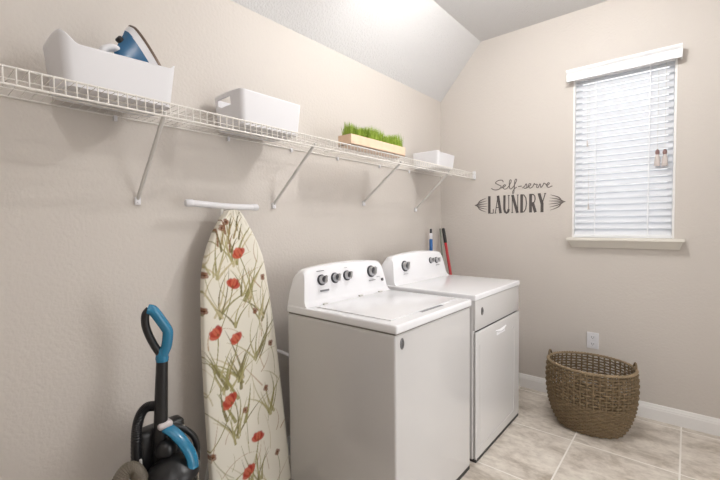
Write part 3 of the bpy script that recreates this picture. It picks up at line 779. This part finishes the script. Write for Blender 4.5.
# ------------------------------------------------------------------ upright vacuum cleaner
def make_vac():
    x0 = .285
    t = thing('vacuum_cleaner', 'black and bright blue upright vacuum cleaner by the left wall', 'vacuum cleaner', (x0, -.64, 0))
    def P(y, z, dx=0): return Vector((x0+dx, y, z))
    # handle loop: blue outer arm, black rear grip
    bm = B(); tube(bm, spline([P(-.696, 1.038), P(-.682, 1.032, .008), P(-.660, .995, .014), P(-.640, .958, .016), P(-.636, .938, .016), P(-.640, .895, .012), P(-.648, .87, .006), P(-.652, .85)], 6), .0185, 14); hd = obj('handle', bm, M_blue, t, True)
    bm = B(); tube(bm, spline([P(-.690, 1.038), P(-.703, 1.020, -.004), P(-.704, .985, -.006), P(-.694, .945, -.006), P(-.676, .90, -.004), P(-.656, .86, 0)], 6), .0135, 12); obj('rear_grip', bm, M_black, hd, True)
    bm = B(); lathe(bm, [(.0215, 0), (.023, .012), (.019, .04), (.016, .05)], P(-.652, .838), (0, 0, 1), 18); obj('handle_collar', bm, M_blue, hd, True)
    # wand pole
    bm = B(); tube(bm, [P(-.652, .85), P(-.664, .60), P(-.666, .5, -.01), P(-.666, .34, -.02)], [.020, .024, .026, .026], 16); obj('wand', bm, M_black, t, True)
    # spine behind the canister
    bm = B(); box(bm, x0-.085, x0-.02, -.735, -.56, .13, .585, .022, 3); obj('spine', bm, M_black, t, True)
    # dust canister with smoked wall
    cx, cy = x0+.055, -.645
    bm = B(); lathe(bm, [(.070, .20), (.078, .21), (.084, .40), (.086, .435), (.080, .438)], (cx, cy, 0), n=32); can = obj('dust_canister', bm, M_bin, t, True)
    bm = B(); lathe(bm, [(.088, .432), (.090, .445), (.082, .460), (.060, .475), (.040, .49), (0, .505)], (cx, cy, 0), n=32); obj('canister_lid', bm, M_black, can, True)
    for zr in (.27, .34):
        bm = B(); lathe(bm, [(.083, zr), (.0865, zr+.003), (.083, zr+.006)], (cx, cy, 0), n=32); obj('canister_ring', bm, M_black, can, True)
    # blue carrying handle arching over the lid
    bm = B(); tube(bm, spline([(cx-.075, cy-.02, .575), (cx-.045, cy-.004, .588), (cx-.005, cy+.016, .566), (cx+.03, cy+.034, .528), (cx+.050, cy+.044, .490), (cx+.058, cy+.044, .455)], 6), [.016]*31, 12, flat=1.5); obj('carry_handle', bm, M_blue, can, True)
    bm = B(); lathe(bm, [(.036, 0), (.038, .01), (.030, .035), (.016, .045), (0, .045)], (cx-.035, cy-.01, .505), (.1, -.1, 1), 20); obj('cyclone_cap', bm, M_black, can, True)
    bm = B(); box(bm, x0-.02, x0+.03, -.682, -.630, .592, .618, .012, 3); obj('latch', bm, M_silver, t, True)
    bm = B(); tube(bm, spline([(cx-.03, cy+.09, .30), (cx-.035, cy+.105, .42), (cx-.03, cy+.10, .50), (cx-.04, cy+.07, .55), (cx-.07, cy+.03, .575)], 6), .012, 10); obj('side_frame', bm, M_black, t, True)
    # suction hose looped up the left side, and its thick lower end
    bm = B(); n = 90
    pth = spline([(x0-.03, -.665, .665), (x0-.03, -.70, .672), (x0-.03, -.724, .645), (x0-.03, -.737, .58), (x0-.03, -.740, .45), (x0-.03, -.738, .33), (x0-.03, -.74, .22), (x0-.03, -.70, .16)], 20)
    tube(bm, pth, [.016+.0022*(i % 2) for i in range(len(pth))], 12); obj('hose', bm, M_black, t, True)
    pth = spline([(x0+.03, -.742, .36), (x0+.03, -.748, .45), (x0+.03, -.772, .500), (x0+.03, -.80, .498), (x0+.03, -.826, .445), (x0+.03, -.838, .36), (x0+.03, -.838, .27), (x0+.03, -.82, .18), (x0+.03, -.77, .12)], 16)
    bm = B(); tube(bm, pth, [.024+.0020*(i % 2) for i in range(len(pth))], 14); obj('hose', bm, M_hose, t, True)
    bm = B(); box(bm, x0-.035, x0-.005, -.736, -.728, .28, .50, .003, 2); obj('cord_hook', bm, M_strut, t, True)
    # floor head and wheels
    bm = B(); box(bm, x0-.03, x0+.26, -.80, -.48, .012, .085, .03, 3); box(bm, x0-.10, x0+.02, -.73, -.55, .03, .15, .03, 3); obj('floor_head', bm, M_black, t, True)
    for y in (-.755, -.525):
        bm = B(); lathe(bm, [(0, -.014), (.05, -.014), (.055, -.008), (.055, .008), (.05, .014), (0, .014)], (x0-.09, y, .055), (0, 1, 0), 20); obj('wheel', bm, M_rubber, t, True)
make_vac()

# ------------------------------------------------------------------ laundry basket
def make_basket():
    cx, cy = 1.285, 1.63; H = .415
    t = thing('laundry_basket', 'oval brown woven seagrass basket on the tile floor under the window', 'basket', (cx, cy, 0))
    KP = (0, .1, .2, .35, .5, .65, .8, 1.0); SP = (.70, .80, .87, .94, .98, 1.0, 1.0, .975)
    def dims(z):
        q = float(np.interp(z/H, KP, SP)); return .257*q, .214*q
    NST = 46; n = NST*6
    zs = []; z = .010
    while z < H-.012: zs.append(z); z += .0125 if z < H*.45 else .0192
    bm = B()
    for i, z in enumerate(zs):
        dense = z < H*.46
        A, Bq = dims(z); rr = .0070 if dense else .0060
        pts = []
        for k in range(n):
            th = 2*PI*k/n; wv = (.0050 if dense else .0060)*math.cos(NST*th/2+PI*(i % 2))
            pts.append((cx+(A+wv)*math.cos(th), cy+(Bq+wv)*math.sin(th), z))
        tube(bm, pts, rr, 6, closed=True)
    for k in range(NST):
        th = 2*PI*k/NST; pts = []
        for i in range(15):
            z = .006+(H-.012)*i/14; A, Bq = dims(z); pts.append((cx+A*math.cos(th), cy+Bq*math.sin(th), z))
        tube(bm, pts, .0056, 6)
    body = obj('woven_body', bm, M_wick, t, True)
    bm = B(); A, Bq = dims(.012); lathe(bm, [(0, .004), (1, .004), (1, .014), (0, .014)], (cx, cy, 0), n=40, sx=A-.004, sy=Bq-.004) if False else None
    vs0 = [bm.verts.new((cx+(A-.004)*math.cos(2*PI*k/48), cy+(Bq-.004)*math.sin(2*PI*k/48), .004)) for k in range(48)]
    vs1 = [bm.verts.new((v.co.x, v.co.y, .013)) for v in vs0]
    bm.faces.new(vs0); bm.faces.new(vs1[::-1])
    for k in range(48): bm.faces.new((vs0[k], vs0[(k+1) % 48], vs1[(k+1) % 48], vs1[k]))
    obj('base_panel', bm, M_wick, t)
    bm = B(); A, Bq = dims(H); 
    for off, ph in ((0, 0), (0, PI)):          # two strands twisted round each other
        pts = []
        for k in range(240):
            th = 2*PI*k/240; q = th*40+ph
            pts.append((cx+(A+.0045*math.cos(q))*math.cos(th), cy+(Bq+.0045*math.cos(q))*math.sin(th), H-.002+.0045*math.sin(q)))
        tube(bm, pts, .0060, 7, closed=True)
    obj('braided_rim', bm, M_wickp, t, True)
    for sg in (0, 1):
        th0 = .32 if sg == 0 else PI-.1
        pts = []
        for k in range(13):
            a = th0+(-.13+.26*k/12); pts.append((cx+A*math.cos(a), cy+Bq*math.sin(a), H+.003+.032*math.sin(PI*k/12)))
        bm = B(); tube(bm, pts, .006, 8); obj('handle', bm, M_wick, t, True)
make_basket()

# ------------------------------------------------------------------ long-handled tools leaning in the corner behind the dryer
def pole(name, label, cat, top, bot, segs, head):
    top, bot = Vector(top), Vector(bot); d = (bot-top)
    t = thing(name, label, cat, (bot.x, bot.y, 0))
    for nm, a, b_, rr, m in segs:
        bm = B(); p, q = top+d*a, top+d*b_
        ax = (q-p); ln = ax.length
        lathe(bm, [(0, 0), (rr*.75, 0), (rr, .006), (rr, ln-.004), (rr*.85, ln), (0, ln)], p, ax, 16); obj(nm, bm, m, t, True)
    if head == 'broom':
        bm = B(); extrude_poly(bm, [(bot.x-.012, bot.y-.03, .20), (bot.x-.012, bot.y+.03, .20), (bot.x-.02, bot.y+.10, .0), (bot.x-.02, bot.y-.10, .0)], (.035, 0, 0)); obj('bristles', bm, M_bristle, t)
    else:
        bm = B(); box(bm, bot.x-.03, bot.x+.03, bot.y-.11, bot.y+.11, 0, .03, .006); obj('flat_head', bm, M_greypole, t)
pole('broom', 'red-handled broom with black grip leaning in the corner behind the dryer', 'broom', (.060, 1.925, 1.297), (.36, 1.74, .18),
     [('grip', 0, .115, .0145, M_black), ('handle', .115, 1, .0125, M_red)], 'broom')
pole('flat_mop', 'blue and white mop handle with dark tip sticking up behind the dryer panel', 'mop', (.062, 1.70, 1.297), (.075, 1.70, .03),
     [('tip', 0, .03, .010, M_dark), ('white_sleeve', .03, .07, .0140, M_plast), ('handle', .07, .17, .0145, M_mopblue), ('shaft', .17, 1, .010, M_plast)], 'flat')
pole('dust_mop', 'thin grey-green pole standing between the blue mop and the red broom', 'mop', (.055, 1.880, 1.297), (.15, 1.90, .03),
     [('handle', 0, 1, .0085, M_greypole)], 'flat')
